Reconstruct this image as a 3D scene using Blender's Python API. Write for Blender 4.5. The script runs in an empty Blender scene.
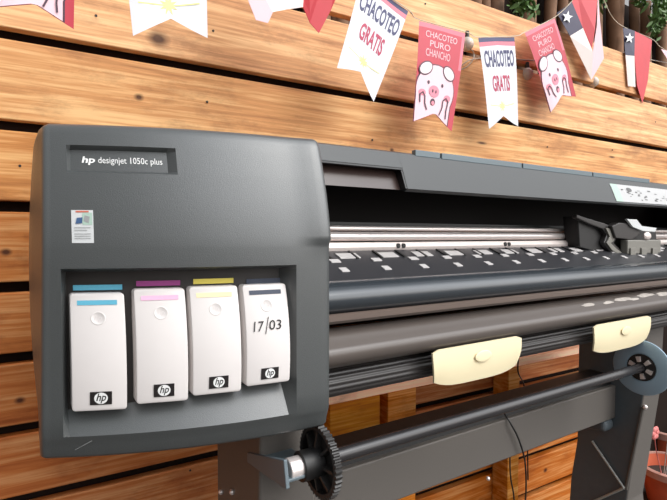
import bpy, bmesh, math, random
from mathutils import Vector, Matrix
random.seed(7)
C = bpy.context.scene.collection
PI = math.pi
# ------------------------------------------------------------------ camera
F = 482.0; HZ = 235.5; CZ = 0.975
YAW = math.radians(90 - 57.67)          # camera turned to the right of straight-at-the-wall
PIT = math.atan((250 - HZ) / F)
cam = bpy.data.cameras.new('camera'); cam.sensor_width = 36; cam.lens = F / 667 * 36
cam.clip_start = .01; cam.clip_end = 200
co = bpy.data.objects.new('camera', cam); C.objects.link(co)
co.location = (0, 0, CZ); co.rotation_euler = (PI/2 - PIT, 0, -YAW)
bpy.context.scene.camera = co
ROT = co.rotation_euler.to_matrix()
O = Vector((0, 0, CZ))
def ray(px, py): return ROT @ Vector(((px - 333.5) / F, -(py - 250) / F, -1))
def atY(px, py, Y): r = ray(px, py); return O + r * (Y / r.y)
def atX(px, py, X): r = ray(px, py); return O + r * (X / r.x)
def atZ(px, py, Z): r = ray(px, py); return O + r * ((Z - CZ) / r.z)

# ------------------------------------------------------------------ helpers
def obj(name, bm, mats, parent=None, smooth=None, bevel=None, label=None):
    me = bpy.data.meshes.new(name)
    bmesh.ops.recalc_face_normals(bm, faces=bm.faces) if not getattr(bm, '_keep', 0) else None
    if smooth is not None:
        a = math.radians(smooth)
        for f in bm.faces: f.smooth = True
        for e in bm.edges:
            if len(e.link_faces) == 2 and e.calc_face_angle(0) > a: e.smooth = False
    bm.to_mesh(me); bm.free()
    for m in (mats if isinstance(mats, (list, tuple)) else [mats]): me.materials.append(m)
    o = bpy.data.objects.new(name, me); C.objects.link(o)
    if parent: o.parent = parent; o.matrix_parent_inverse = Matrix.Translation(-abs_loc(parent))
    if bevel:
        b = o.modifiers.new('bevel', 'BEVEL'); b.width = bevel; b.segments = 3; b.limit_method = 'ANGLE'
        b.angle_limit = math.radians(35)
    if label: o['label'] = label
    return o
def abs_loc(o):
    v = Vector(o.location)
    while o.parent:
        v = v + o.matrix_parent_inverse.translation + o.parent.location; o = o.parent
        break
    return v
def thing(name, loc, label, cat, group=None):
    o = bpy.data.objects.new(name, None); C.objects.link(o); o.location = loc
    o.empty_display_size = .02
    return tag(o, label, cat, group)
def tag(o, label, cat, group=None, kind=None):
    o['label'] = label; o['category'] = cat
    if group: o['group'] = group
    if kind: o['kind'] = kind
    return o
def struct(o): o['kind'] = 'structure'; return o
def box(bm, x0, x1, y0, y1, z0, z1, mi=0):
    v = [bm.verts.new(p) for p in [(x0,y0,z0),(x1,y0,z0),(x1,y1,z0),(x0,y1,z0),(x0,y0,z1),(x1,y0,z1),(x1,y1,z1),(x0,y1,z1)]]
    fs = []
    for q in [(0,3,2,1),(4,5,6,7),(0,1,5,4),(1,2,6,5),(2,3,7,6),(3,0,4,7)]:
        f = bm.faces.new([v[i] for i in q]); f.material_index = mi; fs.append(f)
    return v
def prism(bm, prof, x0, x1, mi=0, seg=1):
    """profile of (Y, z) points pushed along X"""
    rings = [[bm.verts.new((x0 + (x1-x0)*k/seg, y, z)) for y, z in prof] for k in range(seg+1)]
    n = len(prof)
    for k in range(seg):
        for i in range(n):
            f = bm.faces.new((rings[k][i], rings[k][(i+1) % n], rings[k+1][(i+1) % n], rings[k+1][i])); f.material_index = mi
    a = bm.faces.new(rings[0][::-1]); b = bm.faces.new(rings[-1]); a.material_index = b.material_index = mi
def cylx(bm, x0, x1, cy, cz, r, n=32, mi=0, r1=None):
    r1 = r if r1 is None else r1
    A = [bm.verts.new((x0, cy+r*math.cos(2*PI*i/n), cz+r*math.sin(2*PI*i/n))) for i in range(n)]
    B = [bm.verts.new((x1, cy+r1*math.cos(2*PI*i/n), cz+r1*math.sin(2*PI*i/n))) for i in range(n)]
    for i in range(n):
        f = bm.faces.new((A[i], A[(i+1) % n], B[(i+1) % n], B[i])); f.material_index = mi
    for q in (A[::-1], B): bm.faces.new(q).material_index = mi
def lathe(bm, prof, c, n=40, axis='z', mi=0):
    """closed list of (radius, height)"""
    R = []
    for k in range(n):
        a = 2*PI*k/n; ring = []
        for r, h in prof:
            if axis == 'z': p = (c[0]+r*math.cos(a), c[1]+r*math.sin(a), c[2]+h)
            else: p = (c[0]+h, c[1]+r*math.cos(a), c[2]+r*math.sin(a))
            ring.append(bm.verts.new(p))
        R.append(ring)
    m = len(prof)
    for k in range(n):
        for i in range(m):
            f = bm.faces.new((R[k][i], R[k][(i+1) % m], R[(k+1) % n][(i+1) % m], R[(k+1) % n][i])); f.material_index = mi
def tube(bm, pts, r, n=10, mi=0):
    pts = [Vector(p) for p in pts]; rings = []
    up = Vector((0, 0, 1))
    prev = None
    for i, p in enumerate(pts):
        t = (pts[min(i+1, len(pts)-1)] - pts[max(i-1, 0)]).normalized()
        if prev is None:
            a = t.orthogonal().normalized()
        else:
            a = (prev - t * prev.dot(t)).normalized()
        prev = a; b = t.cross(a)
        rr = r[i] if isinstance(r, (list, tuple)) else r
        rings.append([bm.verts.new(p + a*rr*math.cos(2*PI*k/n) + b*rr*math.sin(2*PI*k/n)) for k in range(n)])
    for i in range(len(pts)-1):
        for k in range(n):
            f = bm.faces.new((rings[i][k], rings[i][(k+1) % n], rings[i+1][(k+1) % n], rings[i+1][k])); f.material_index = mi
    bm.faces.new(rings[0][::-1]).material_index = mi; bm.faces.new(rings[-1]).material_index = mi
def spline(pts, per=8):
    pts = [Vector(p) for p in pts]; out = []
    P = [2*pts[0]-pts[1]] + pts + [2*pts[-1]-pts[-2]]
    for i in range(1, len(P)-2):
        for k in range(per):
            t = k/per; a, b, c, d = P[i-1], P[i], P[i+1], P[i+2]
            out.append(.5*((2*b) + (c-a)*t + (2*a-5*b+4*c-d)*t*t + (3*b-a-3*c+d)*t**3))
    out.append(pts[-1]); return out
def text_geo(s, shear=0, off=0):
    """letters as flat triangles, returned in a 0..1 box with the box's aspect"""
    cu = bpy.data.curves.new('t', 'FONT'); cu.body = s; cu.shear = shear; cu.offset = off; cu.resolution_u = 3
    o = bpy.data.objects.new('t', cu); C.objects.link(o)
    dg = bpy.context.evaluated_depsgraph_get()
    me = bpy.data.meshes.new_from_object(o.evaluated_get(dg))
    V = [v.co.copy() for v in me.vertices]; Fc = [tuple(p.vertices) for p in me.polygons]
    bpy.data.objects.remove(o); bpy.data.curves.remove(cu); bpy.data.meshes.remove(me)
    x0 = min(v.x for v in V); x1 = max(v.x for v in V); y0 = min(v.y for v in V); y1 = max(v.y for v in V)
    return [((v.x-x0)/(x1-x0), (v.y-y0)/(y1-y0)) for v in V], Fc, (x1-x0)/(y1-y0)

# ------------------------------------------------------------------ materials
def srgb(r, g, b):
    f = lambda c: (c/255/12.92) if c/255 <= .04045 else ((c/255+.055)/1.055)**2.4
    return (f(r), f(g), f(b), 1)
def mat(name, col, rough=.5, metal=0, noise=0, nscale=200, bump=0, bscale=600, spec=.5, alpha=None, trans=0, var=.15, coat=0):
    m = bpy.data.materials.new(name); m.use_nodes = True
    nt = m.node_tree; b = nt.nodes['Principled BSDF']
    c = srgb(*col)
    b.inputs['Base Color'].default_value = c; b.inputs['Roughness'].default_value = rough
    b.inputs['Metallic'].default_value = metal; b.inputs['Specular IOR Level'].default_value = spec
    b.inputs['Coat Weight'].default_value = coat
    if trans: b.inputs['Transmission Weight'].default_value = trans
    tc = nt.nodes.new('ShaderNodeTexCoord')
    n = nt.nodes.new('ShaderNodeTexNoise'); n.inputs['Scale'].default_value = nscale; n.inputs['Detail'].default_value = 4
    nt.links.new(tc.outputs['Object'], n.inputs['Vector'])
    mx = nt.nodes.new('ShaderNodeMix'); mx.data_type = 'RGBA'
    v = noise or .04
    mx.inputs[6].default_value = tuple(x*(1-v) for x in c[:3]) + (1,)
    mx.inputs[7].default_value = tuple(min(1, x*(1+v)) for x in c[:3]) + (1,)
    nt.links.new(n.outputs['Fac'], mx.inputs[0]); nt.links.new(mx.outputs[2], b.inputs['Base Color'])
    if bump:
        n2 = nt.nodes.new('ShaderNodeTexNoise'); n2.inputs['Scale'].default_value = bscale; n2.inputs['Detail'].default_value = 2
        nt.links.new(tc.outputs['Object'], n2.inputs['Vector'])
        bp = nt.nodes.new('ShaderNodeBump'); bp.inputs['Strength'].default_value = bump; bp.inputs['Distance'].default_value = .001
        nt.links.new(n2.outputs['Fac'], bp.inputs['Height']); nt.links.new(bp.outputs['Normal'], b.inputs['Normal'])
    return m
def wood(name, dark, mid, light, knots=()):
    m = bpy.data.materials.new(name); m.use_nodes = True
    nt = m.node_tree; N = nt.nodes; L = nt.links; b = N['Principled BSDF']; b.inputs['Roughness'].default_value = .62
    b.inputs['Specular IOR Level'].default_value = .3
    tc = N.new('ShaderNodeTexCoord'); at = N.new('ShaderNodeAttribute'); at.attribute_name = 'tint'
    # every plank gets its own stretch of grain
    add = N.new('ShaderNodeVectorMath'); add.operation = 'MULTIPLY_ADD'
    L.new(at.outputs['Color'], add.inputs[0]); add.inputs[1].default_value = (7, 7, 7); L.new(tc.outputs['Object'], add.inputs[2])
    mp = N.new('ShaderNodeMapping'); mp.inputs['Scale'].default_value = (1.5, 12, 30); L.new(add.outputs[0], mp.inputs['Vector'])
    n1 = N.new('ShaderNodeTexNoise'); n1.inputs['Scale'].default_value = 1.5; n1.inputs['Detail'].default_value = 7; n1.inputs['Roughness'].default_value = .62; n1.inputs['Distortion'].default_value = .7
    L.new(mp.outputs[0], n1.inputs['Vector'])
    mp2 = N.new('ShaderNodeMapping'); mp2.inputs['Scale'].default_value = (5, 12, 150); L.new(add.outputs[0], mp2.inputs['Vector'])
    n2 = N.new('ShaderNodeTexNoise'); n2.inputs['Scale'].default_value = 1.3; n2.inputs['Detail'].default_value = 4; L.new(mp2.outputs[0], n2.inputs['Vector'])
    mp3 = N.new('ShaderNodeMapping'); mp3.inputs['Scale'].default_value = (1, 1, 2.2); L.new(add.outputs[0], mp3.inputs['Vector'])
    n3 = N.new('ShaderNodeTexNoise'); n3.inputs['Scale'].default_value = 5; n3.inputs['Detail'].default_value = 3; L.new(mp3.outputs[0], n3.inputs['Vector'])
    a1 = N.new('ShaderNodeMath'); a1.operation = 'MULTIPLY_ADD'; L.new(n2.outputs['Fac'], a1.inputs[0]); a1.inputs[1].default_value = .55; L.new(n1.outputs['Fac'], a1.inputs[2])
    a2 = N.new('ShaderNodeMath'); a2.operation = 'MULTIPLY_ADD'; L.new(n3.outputs['Fac'], a2.inputs[0]); a2.inputs[1].default_value = .25; L.new(a1.outputs[0], a2.inputs[2])
    cr = N.new('ShaderNodeValToRGB'); e = cr.color_ramp.elements
    e[0].position = .52; e[0].color = srgb(*dark); e[1].position = 1.06; e[1].color = srgb(*light)
    k = cr.color_ramp.elements.new(.80); k.color = srgb(*mid); e[-1].position = 1.0
    sc = N.new('ShaderNodeMath'); sc.operation = 'MULTIPLY'; L.new(a2.outputs[0], sc.inputs[0]); sc.inputs[1].default_value = .93
    L.new(sc.outputs[0], cr.inputs[0])
    col = cr.outputs[0]
    # stains and handling marks of the old boards
    n5 = N.new('ShaderNodeTexNoise'); n5.inputs['Scale'].default_value = 6; n5.inputs['Detail'].default_value = 9; n5.inputs['Roughness'].default_value = .7
    mp5 = N.new('ShaderNodeMapping'); mp5.inputs['Scale'].default_value = (1, 1, 2.4); L.new(add.outputs[0], mp5.inputs['Vector']); L.new(mp5.outputs[0], n5.inputs['Vector'])
    m5 = N.new('ShaderNodeMapRange'); m5.inputs[1].default_value = .52; m5.inputs[2].default_value = .72; m5.inputs[4].default_value = .6; L.new(n5.outputs['Fac'], m5.inputs[0])
    x5 = N.new('ShaderNodeMix'); x5.data_type = 'RGBA'; L.new(m5.outputs[0], x5.inputs[0]); L.new(col, x5.inputs[6]); x5.inputs[7].default_value = srgb(128, 82, 50); col = x5.outputs[2]
    # knots: small dark elongated spots with rings
    for kx, kz, kr in knots:
        vm = N.new('ShaderNodeVectorMath'); vm.operation = 'SUBTRACT'; L.new(tc.outputs['Object'], vm.inputs[0]); vm.inputs[1].default_value = (kx, 0, kz)
        vs = N.new('ShaderNodeVectorMath'); vs.operation = 'MULTIPLY'; L.new(vm.outputs[0], vs.inputs[0]); vs.inputs[1].default_value = (.75 if kr > .0046 else (.75 if kr > .0035 else .2), 0, 1)
        ln = N.new('ShaderNodeVectorMath'); ln.operation = 'LENGTH'; L.new(vs.outputs[0], ln.inputs[0])
        nz = N.new('ShaderNodeMath'); nz.operation = 'MULTIPLY_ADD'; L.new(n1.outputs['Fac'], nz.inputs[0]); nz.inputs[1].default_value = kr*.8; L.new(ln.outputs['Value'], nz.inputs[2])
        mr = N.new('ShaderNodeMapRange'); mr.inputs[1].default_value = kr*.9; mr.inputs[2].default_value = kr*2.0; mr.inputs[3].default_value = .9; mr.inputs[4].default_value = 0
        L.new(nz.outputs[0], mr.inputs[0])
        mx = N.new('ShaderNodeMix'); mx.data_type = 'RGBA'; L.new(mr.outputs[0], mx.inputs[0]); L.new(col, mx.inputs[6]); mx.inputs[7].default_value = srgb(62, 34, 22)
        col = mx.outputs[2]
    # plank-to-plank tone: timber colour, with shade painted into the lower boards
    hs = N.new('ShaderNodeHueSaturation')
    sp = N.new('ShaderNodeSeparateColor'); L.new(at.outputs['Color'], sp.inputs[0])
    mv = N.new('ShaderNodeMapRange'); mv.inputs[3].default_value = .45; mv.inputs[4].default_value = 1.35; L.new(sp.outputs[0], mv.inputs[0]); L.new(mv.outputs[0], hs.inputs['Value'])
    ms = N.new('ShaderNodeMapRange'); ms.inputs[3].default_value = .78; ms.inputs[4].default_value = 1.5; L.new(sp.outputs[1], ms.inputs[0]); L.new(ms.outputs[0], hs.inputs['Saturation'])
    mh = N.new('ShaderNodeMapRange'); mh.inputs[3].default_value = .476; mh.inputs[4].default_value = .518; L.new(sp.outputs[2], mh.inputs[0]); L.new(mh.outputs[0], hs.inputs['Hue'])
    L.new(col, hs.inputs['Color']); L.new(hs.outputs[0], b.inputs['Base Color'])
    bp = N.new('ShaderNodeBump'); bp.inputs['Strength'].default_value = .35; bp.inputs['Distance'].default_value = .002; L.new(a1.outputs[0], bp.inputs['Height']); L.new(bp.outputs[0], b.inputs['Normal'])
    return m
def tint(o, vals):
    """vals: one (r,g,b) per 6 faces"""
    me = o.data; a = me.attributes.new('tint', 'FLOAT_COLOR', 'CORNER')
    for p in me.polygons:
        v = vals[min(p.index // 6, len(vals)-1)]
        for li in p.loop_indices: a.data[li].color = (*v, 1)

M = {}
M['plastic'] = mat('dark_grey_plastic', (67, 70, 70), .36, noise=.22, nscale=800, bump=.24, bscale=1100, spec=1.0)
M['plastic2'] = mat('charcoal_plastic', (44, 47, 48), .42, noise=.06, nscale=500, bump=.10, bscale=1200)
M['leg'] = mat('grey_steel_paint', (94, 89, 84), .5, noise=.06, nscale=400, bump=.1, bscale=900)
M['slate'] = mat('slate_painted_steel', (84, 92, 97), .55, noise=.12, nscale=60)
M['bracket'] = mat('blue_grey_bracket', (96, 108, 114), .4, noise=.1, nscale=300)
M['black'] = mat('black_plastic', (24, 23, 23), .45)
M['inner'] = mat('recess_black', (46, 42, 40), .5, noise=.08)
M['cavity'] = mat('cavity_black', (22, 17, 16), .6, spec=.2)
M['brownglass'] = mat('smoked_panel', (62, 48, 44), .3, noise=.1, nscale=30)
M['chrome'] = mat('polished_rail', (236, 226, 222), .3, metal=.55)
M['alu'] = mat('brushed_aluminium', (232, 220, 214), .4, metal=.35)
M['cover'] = mat('glossy_cover', (52, 57, 62), .23, noise=.06, nscale=40, coat=.3)
M['lip'] = mat('brown_grey_lip', (98, 84, 76), .4, noise=.05)
M['body'] = mat('satin_grey_cover', (88, 80, 75), .34, noise=.05)
M['tube'] = mat('ribbed_black', (52, 49, 48), .35)
M['cream'] = mat('cream_plastic', (238, 224, 186), .45, noise=.03, nscale=30)
M['white'] = mat('ink_white', (222, 216, 213), .42, noise=.02, nscale=60)
M['whiteplain'] = mat('print_white', (240, 240, 238), .6)
M['padwhite'] = mat('pad_white', (190, 186, 184), .5)
M['cyan'] = mat('cyan_strip', (96, 176, 202), .5)
M['magenta'] = mat('magenta_strip', (150, 62, 128), .5)
M['pinkstrip'] = mat('pale_pink_strip', (240, 186, 214), .5)
M['yellow'] = mat('yellow_strip', (226, 208, 92), .5)
M['paleyellow'] = mat('pale_yellow_strip', (250, 232, 178), .5)
M['navy'] = mat('navy_strip', (52, 60, 78), .5)
M['logoblack'] = mat('logo_black', (30, 24, 24), .5)
M['ink'] = mat('pen_black', (36, 34, 36), .7)
M['sticker'] = mat('sticker_white', (208, 210, 210), .5)
M['stblue'] = mat('sticker_blue', (62, 92, 132), .5)
M['stgreen'] = mat('sticker_green', (170, 194, 180), .5)
M['strred'] = mat('sticker_red', (205, 110, 90), .5)
M['stgrey'] = mat('sticker_grey', (150, 152, 152), .5)
M['disc'] = mat('blue_grey_disc', (152, 178, 196), .45, noise=.05, nscale=60)
M['gear'] = mat('gear_black', (40, 38, 37), .42, noise=.1)
M['shaft'] = mat('black_shaft', (44, 42, 43), .25, noise=.05)
M['greyclip'] = mat('grey_carriage', (124, 121, 114), .4, noise=.1)
M['lightgrey'] = mat('sky_sheen_pale', (98, 112, 118), .25)
M['rod'] = mat('pale_rod', (168, 168, 162), .4)
M['terracotta'] = mat('terracotta', (196, 92, 58), .7, noise=.2, nscale=25)
M['rim'] = mat('pale_rim', (186, 140, 126), .7, noise=.1)
M['soil'] = mat('soil', (48, 36, 28), .9, noise=.3, nscale=60, bump=.5, bscale=90)
M['leaf'] = mat('leaf_green', (96, 128, 70), .5, noise=.3, nscale=20)
M['petal'] = mat('pink_petal', (214, 120, 116), .6)
M['slab'] = mat('bark_slab', (128, 94, 70), .85, noise=.45, nscale=14, bump=.9, bscale=40)
M['backing'] = mat('dark_backing', (34, 24, 20), .9, spec=.1)
M['rope'] = mat('twine', (214, 200, 178), .8)
M['cable'] = mat('clear_cable', (200, 190, 176), .3, trans=.4)
M['glass'] = mat('bulb_glass', (240, 236, 228), .08, trans=.45)
M['socket'] = mat('bulb_socket', (52, 46, 40), .5)
M['paper'] = mat('pennant_white', (222, 222, 228), .55, noise=.02, nscale=20)
M['pred'] = mat('pennant_red', (192, 50, 68), .5, noise=.10, nscale=25)
M['ppink'] = mat('pennant_rose', (222, 112, 128), .5, noise=.1, nscale=25)
M['ppale'] = mat('pennant_pale_pink', (240, 196, 202), .5, noise=.04, nscale=25)
M['pigpink'] = mat('pig_pink', (244, 202, 210), .55)
M['pigear'] = mat('pig_ear', (244, 218, 222), .55)
M['pigsnout'] = mat('pig_snout', (232, 136, 154), .55)
M['pigdark'] = mat('pig_line', (72, 44, 60), .55)
M['pnavy'] = mat('print_navy', (58, 58, 98), .55)
M['pcrim'] = mat('print_crimson', (176, 52, 84), .55)
M['psun'] = mat('print_sun', (240, 230, 150), .55)
M['flagred'] = mat('flag_red', (204, 52, 62), .5, noise=.08, nscale=30)
M['flagnavy'] = mat('flag_navy', (52, 48, 76), .5, noise=.05, nscale=30)
M['flagwhite'] = mat('flag_white', (236, 222, 216), .5, noise=.04, nscale=30)
M['nail'] = mat('nail_head', (44, 32, 28), .6)
M['blackcable'] = mat('black_cable', (26, 24, 24), .4)
M['card'] = mat('brown_board', (168, 98, 60), .7, noise=.12, nscale=20)

# ------------------------------------------------------------------ wooden wall (setting)
WY = 1.0; WR = math.radians(-1.9)
wallM = Matrix.Rotation(WR, 4, 'Z')
def onwall(px, py, off=0):
    """point of the view ray on the plank face, in the wall's own frame (x, z)"""
    r = ray(px, py); n = wallM.to_3x3() @ Vector((0, 1, 0))
    p = O + r * ((WY - off) / r.dot(n)); q = wallM.inverted() @ p
    return q
def wall_obj(name, bm, m, **k):
    o = obj(name, bm, m, **k); o.matrix_world = wallM; return o
gaps = []
for px, py in ((0, 35), (0, 124), (0, 206), (0, 288), (0, 360), (0, 433), (25, 500)): gaps.append(onwall(px, py).z)
gB = onwall(463, 51).z; gA = onwall(457, 111).z; gtop = onwall(534, 22).z
gaps[0] = gA - .004
edges = [gtop, gB] + gaps
for k in range(4): edges.append(edges[-1] - .122)
edges = [e for e in edges if e > .03]
bm = bmesh.new(); tv = []; G = .0095
widths = edges
tones = [(.78,.22,.52), (.76,.22,.56), (.64,.32,.52), (.50,.42,.42), (.32,.50,.20), (.34,.50,.15), (.25,.52,.08), (.22,.52,.04), (.24,.5,.04)] + [(.24, .6, .05)]*6  # darker and redder down the wall: timber tone plus painted shade
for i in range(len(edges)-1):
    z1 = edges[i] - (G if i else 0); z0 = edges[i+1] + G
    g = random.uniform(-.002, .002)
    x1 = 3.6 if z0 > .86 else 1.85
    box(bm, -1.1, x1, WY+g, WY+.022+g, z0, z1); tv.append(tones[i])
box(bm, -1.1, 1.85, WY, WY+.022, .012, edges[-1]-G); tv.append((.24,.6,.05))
kn = []
for px, py, r in ((158, 39, .012), (372, 92, .004), (553, 66, .004), (392, 150, .004), (139, 97, .005), (6, 252, .005), (482, 143, .0032), (612, 157, .003), (20, 400, .005), (545, 470, .006)):
    q = onwall(px, py); kn.append((q.x, q.z, r))
M['wood'] = wood('pine_planks', (156, 102, 62), (212, 154, 98), (240, 194, 136), kn)
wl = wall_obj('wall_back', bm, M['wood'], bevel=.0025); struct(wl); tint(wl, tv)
bm = bmesh.new(); zz = gtop - .03
box(bm, -1.1, 1.85, WY+.028, WY+.04, 0.012, .9); box(bm, -1.1, 3.6, WY+.028, WY+.04, .9, gtop-.16)
struct(wall_obj('trim_1', bm, M['backing']))
# battens of the wall
bm = bmesh.new(); 
for x in (-.35, 3.3): box(bm, x, x+.05, WY+.041, WY+.08, 0.0, gtop-.02)
box(bm, 1.78, 1.85, WY+.041, WY+.09, 0, gtop-.02)
o = wall_obj('trim_2', bm, M['wood'], bevel=.003); struct(o); tint(o, [(.4,.6,.4)]*3)
# rail with painted-in sunlight and a post before the planks, under the plotter
a = onwall(335, 404, .09); b_ = onwall(335, 396, .09)
bm = bmesh.new(); rx = onwall(614, 346, .09).x
box(bm, a.x-.05, rx, WY-.09, WY-.045, a.z, b_.z+.002)
M['pale'] = wood('pine_sunlit_tone', (226, 164, 112), (248, 190, 136), (255, 212, 164)); o = wall_obj('trim_3', bm, M['pale'], bevel=.002); struct(o); tint(o, [(1.0,.1,.3)])
for n_, (xa, xb, yb, tn) in enumerate(((388, 416, 440, (.62, .6, .2)), (330, 380, 440, (.38, .75, .25)), (509, 520, 372, (.40, .6, .3)))):
    bm = bmesh.new(); x0 = onwall(xa, yb-20, .06).x; x1 = onwall(xb, yb-20, .06).x
    box(bm, x0, x1, WY-.06, WY-.003, .0, a.z-.0005)
    o = wall_obj('trim_%d' % (4+n_), bm, M['wood'], bevel=.002); struct(o); tint(o, [tn])
# nail heads
for i, (px, py) in enumerate(((213, 31), (207, 102), (411, 13), (425, 4), (458, 116), (547, 147), (655, 122), (372, 140), (190, 470), (20, 166), (96, 16), (612, 150))):
    q = onwall(px, py); bm = bmesh.new()
    bmesh.ops.create_cone(bm, cap_ends=True, segments=12, radius1=.0026, radius2=.0022, depth=.0016, matrix=Matrix.Translation((q.x, WY-.0018, q.z)) @ Matrix.Rotation(PI/2, 4, 'X'))
    o = wall_obj('nail', bm, M['nail'])
    tag(o, 'small dark nail head driven into a pine plank of the wall', 'nail', 'nail heads in the planks')
# floor
bm = bmesh.new(); box(bm, -6, 8, -6, 7, -.05, 0)
struct(obj('floor', bm, mat('slate_floor', (70, 66, 62), .7, noise=.2, nscale=5, bump=.3, bscale=30)))

# rough slab fence behind
lf = thing('slab_fence', (1.5, 1.62, 0), 'rough brown bark slab fence rising behind the top of the plank wall', 'fence')
x = -.2; i = 0
while x < 4.4:
    w = random.uniform(.055, .095); lean = random.uniform(-.22, .22)
    bm = bmesh.new(); y = 1.62 + random.uniform(-.02, .02)
    n = 10; pts = [(x + lean*k/n + random.uniform(-.006, .006), y, 0 + 2.5*k/n) for k in range(n+1)]
    tube(bm, pts, [w*.5*random.uniform(.85, 1.1) for _ in pts], 9)
    obj('log', bm, M['slab'], lf, smooth=60); x += w*random.uniform(1.1, 1.6); i += 1
bm = bmesh.new(); box(bm, -.3, 4.5, 1.70, 1.72, 0, 2.5); obj('back_panel', bm, M['backing'], lf)
# foliage
def foliage(name, spots, label):
    bm = bmesh.new()
    for (px, py, Y, rad, cnt) in spots:
        c = atY(px, py, Y)
        for k in range(cnt):
            p = c + Vector((random.gauss(0, rad), random.gauss(0, rad*.3), random.gauss(0, rad)))
            u = Vector((random.uniform(-1, 1), random.uniform(-.6, .6), random.uniform(-1, 1))).normalized()
            v = u.cross(Vector((random.uniform(-1,1), random.uniform(-1,1), random.uniform(-1,1)))).normalized()
            L_ = random.uniform(.018, .04); W = L_*.35
            q = [p - u*L_, p - u*L_*.2 + v*W, p + u*L_*.5 + v*W*.7, p + u*L_, p + u*L_*.5 - v*W*.7, p - u*L_*.2 - v*W]
            bm.faces.new([bm.verts.new(t) for t in q])
    o = obj(name, bm, M['leaf']); tag(o, label, 'leaves', None, 'stuff'); return o
foliage('leaf_spray', [(519, -2, 1.52, .035, 90), (530, 4, 1.52, .03, 40)], 'green leaves over the slab fence above the middle pennants')
foliage('leaf_spray', [(661, 8, 1.50, .055, 200), (655, 28, 1.50, .03, 60), (640, -4, 1.5, .04, 60)], 'green leaves hanging over the slab fence at the top right corner')
foliage('leaf_spray', [(600, -2, 1.52, .03, 60)], 'small green leaf tuft beside the folded starred flag')

# ------------------------------------------------------------------ plotter
PR = thing('wide_format_printer', (.8, .65, 0), 'long dark grey wide-format printer on a steel stand before the plank wall', 'printer')
# --- ink station housing: plan curve of its front through three points
A_, B_, C_ = Vector((.0155, .585)), Vector((.15, .530)), Vector((.3150, .505))
def circ(a, b, c):
    d = 2*(a.x*(b.y-c.y)+b.x*(c.y-a.y)+c.x*(a.y-b.y))
    ux = (a.length_squared*(b.y-c.y)+b.length_squared*(c.y-a.y)+c.length_squared*(a.y-b.y))/d
    uy = (a.length_squared*(c.x-b.x)+b.length_squared*(a.x-c.x)+c.length_squared*(b.x-a.x))/d
    return Vector((ux, uy)), (a-Vector((ux, uy))).length
CC, CR = circ(A_, B_, C_)
def arcY(X):
    return CC.y - math.sqrt(max(0, CR*CR-(X-CC.x)**2)) if CC.y > .6 else CC.y + math.sqrt(CR*CR-(X-CC.x)**2)
ZT = 1.0985; ZB = .735
def sm(a, b, x): t = max(0, min(1, (x-a)/(b-a))); return t*t*(3-2*t)
def lean(X, z):
    g = .033*max(0, (z-.955)/(ZT-.955))**1.5               # top leans back
    g += -.006*sm(.962, .972, z)*sm(.27, .315, X)          # upper door bulges at its right end
    g += .007*sm(.765, .742, z)
    return g
def frontY(X, z): return arcY(X) + lean(X, z)
def pix2front(px, py):
    r = ray(px, py); lo, hi = .3, 1.2
    for _ in range(50):
        m = (lo+hi)/2; p = O + r*(m)
        if p.y < frontY(min(max(p.x, .0), .33), p.z): lo = m
        else: hi = m
    return O + r*lo
rTL, rBR = pix2front(63, 272), pix2front(299, 413)
rBL, rTR = pix2front(61, 437), pix2front(294, 262)
RX0 = (rTL.x+rBL.x)/2; RX1 = (rTR.x+rBR.x)/2; RZ0 = (rBL.z+rBR.z)/2; RZ1 = (rTL.z+rTR.z)/2
iX0, iX1, iZ0, iZ1 = RX0+.006, RX1-.010, RZ0+.0215, RZ1-.005
RD = .026
p1, p2 = pix2front(66, 144), pix2front(178, 177)
NX0, NX1, NZ1, NZ0 = p1.x, p2.x, (p1.z+pix2front(178, 149).z)/2, (p2.z+pix2front(66, 170).z)/2
print('RECESS', RX0, RX1, RZ0, RZ1, 'PLATE', NX0, NX1, NZ0, NZ1)
nx0, nx1, nz0, nz1 = NX0+.0038, NX1-.0080, NZ0+.0028, NZ1-.0045
ND = .0075
LK = .0172
def zed(X, z):
    return z + LK*(X-iX0)/(iX1-iX0) if abs(z-iZ0) < 1e-5 and iX0-1e-5 <= X <= iX1+1e-5 else z
def depth(X, z):
    e = 1e-5
    if iX0-e <= X <= iX1+e and iZ0-e <= z <= iZ1+e: return RD
    if nx0-e <= X <= nx1+e and nz0-e <= z <= nz1+e: return ND
    return 0
def lin(a, b, n): return [a+(b-a)*i/n for i in range(n)]
XL, XR, YBK = .0, .3185, .80
fx = [.0165, .021] + [RX0, iX0] + lin(iX0, NX0, 2)[1:] + [NX0, nx0] + lin(nx0, nx1, 8)[1:] + [nx1, NX1] + lin(NX1, iX1, 10)[1:] + [iX1, RX1] + lin(RX1, .309, 4)[1:] + [.309]
fx = sorted(set(round(v, 6) for v in fx))
zr = [ZB] + lin(ZB, RZ0, 4)[1:] + [RZ0, iZ0] + lin(iZ0, iZ1, 8)[1:] + [iZ1, RZ1] + [.960, .965, .970, .975, .99, 1.005, 1.02] + [NZ0, nz0] + lin(nz0, nz1, 2)[1:] + [nz1, NZ1, ZT-.012, ZT-.006]
zr = sorted(set(round(v, 6) for v in zr))
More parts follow.
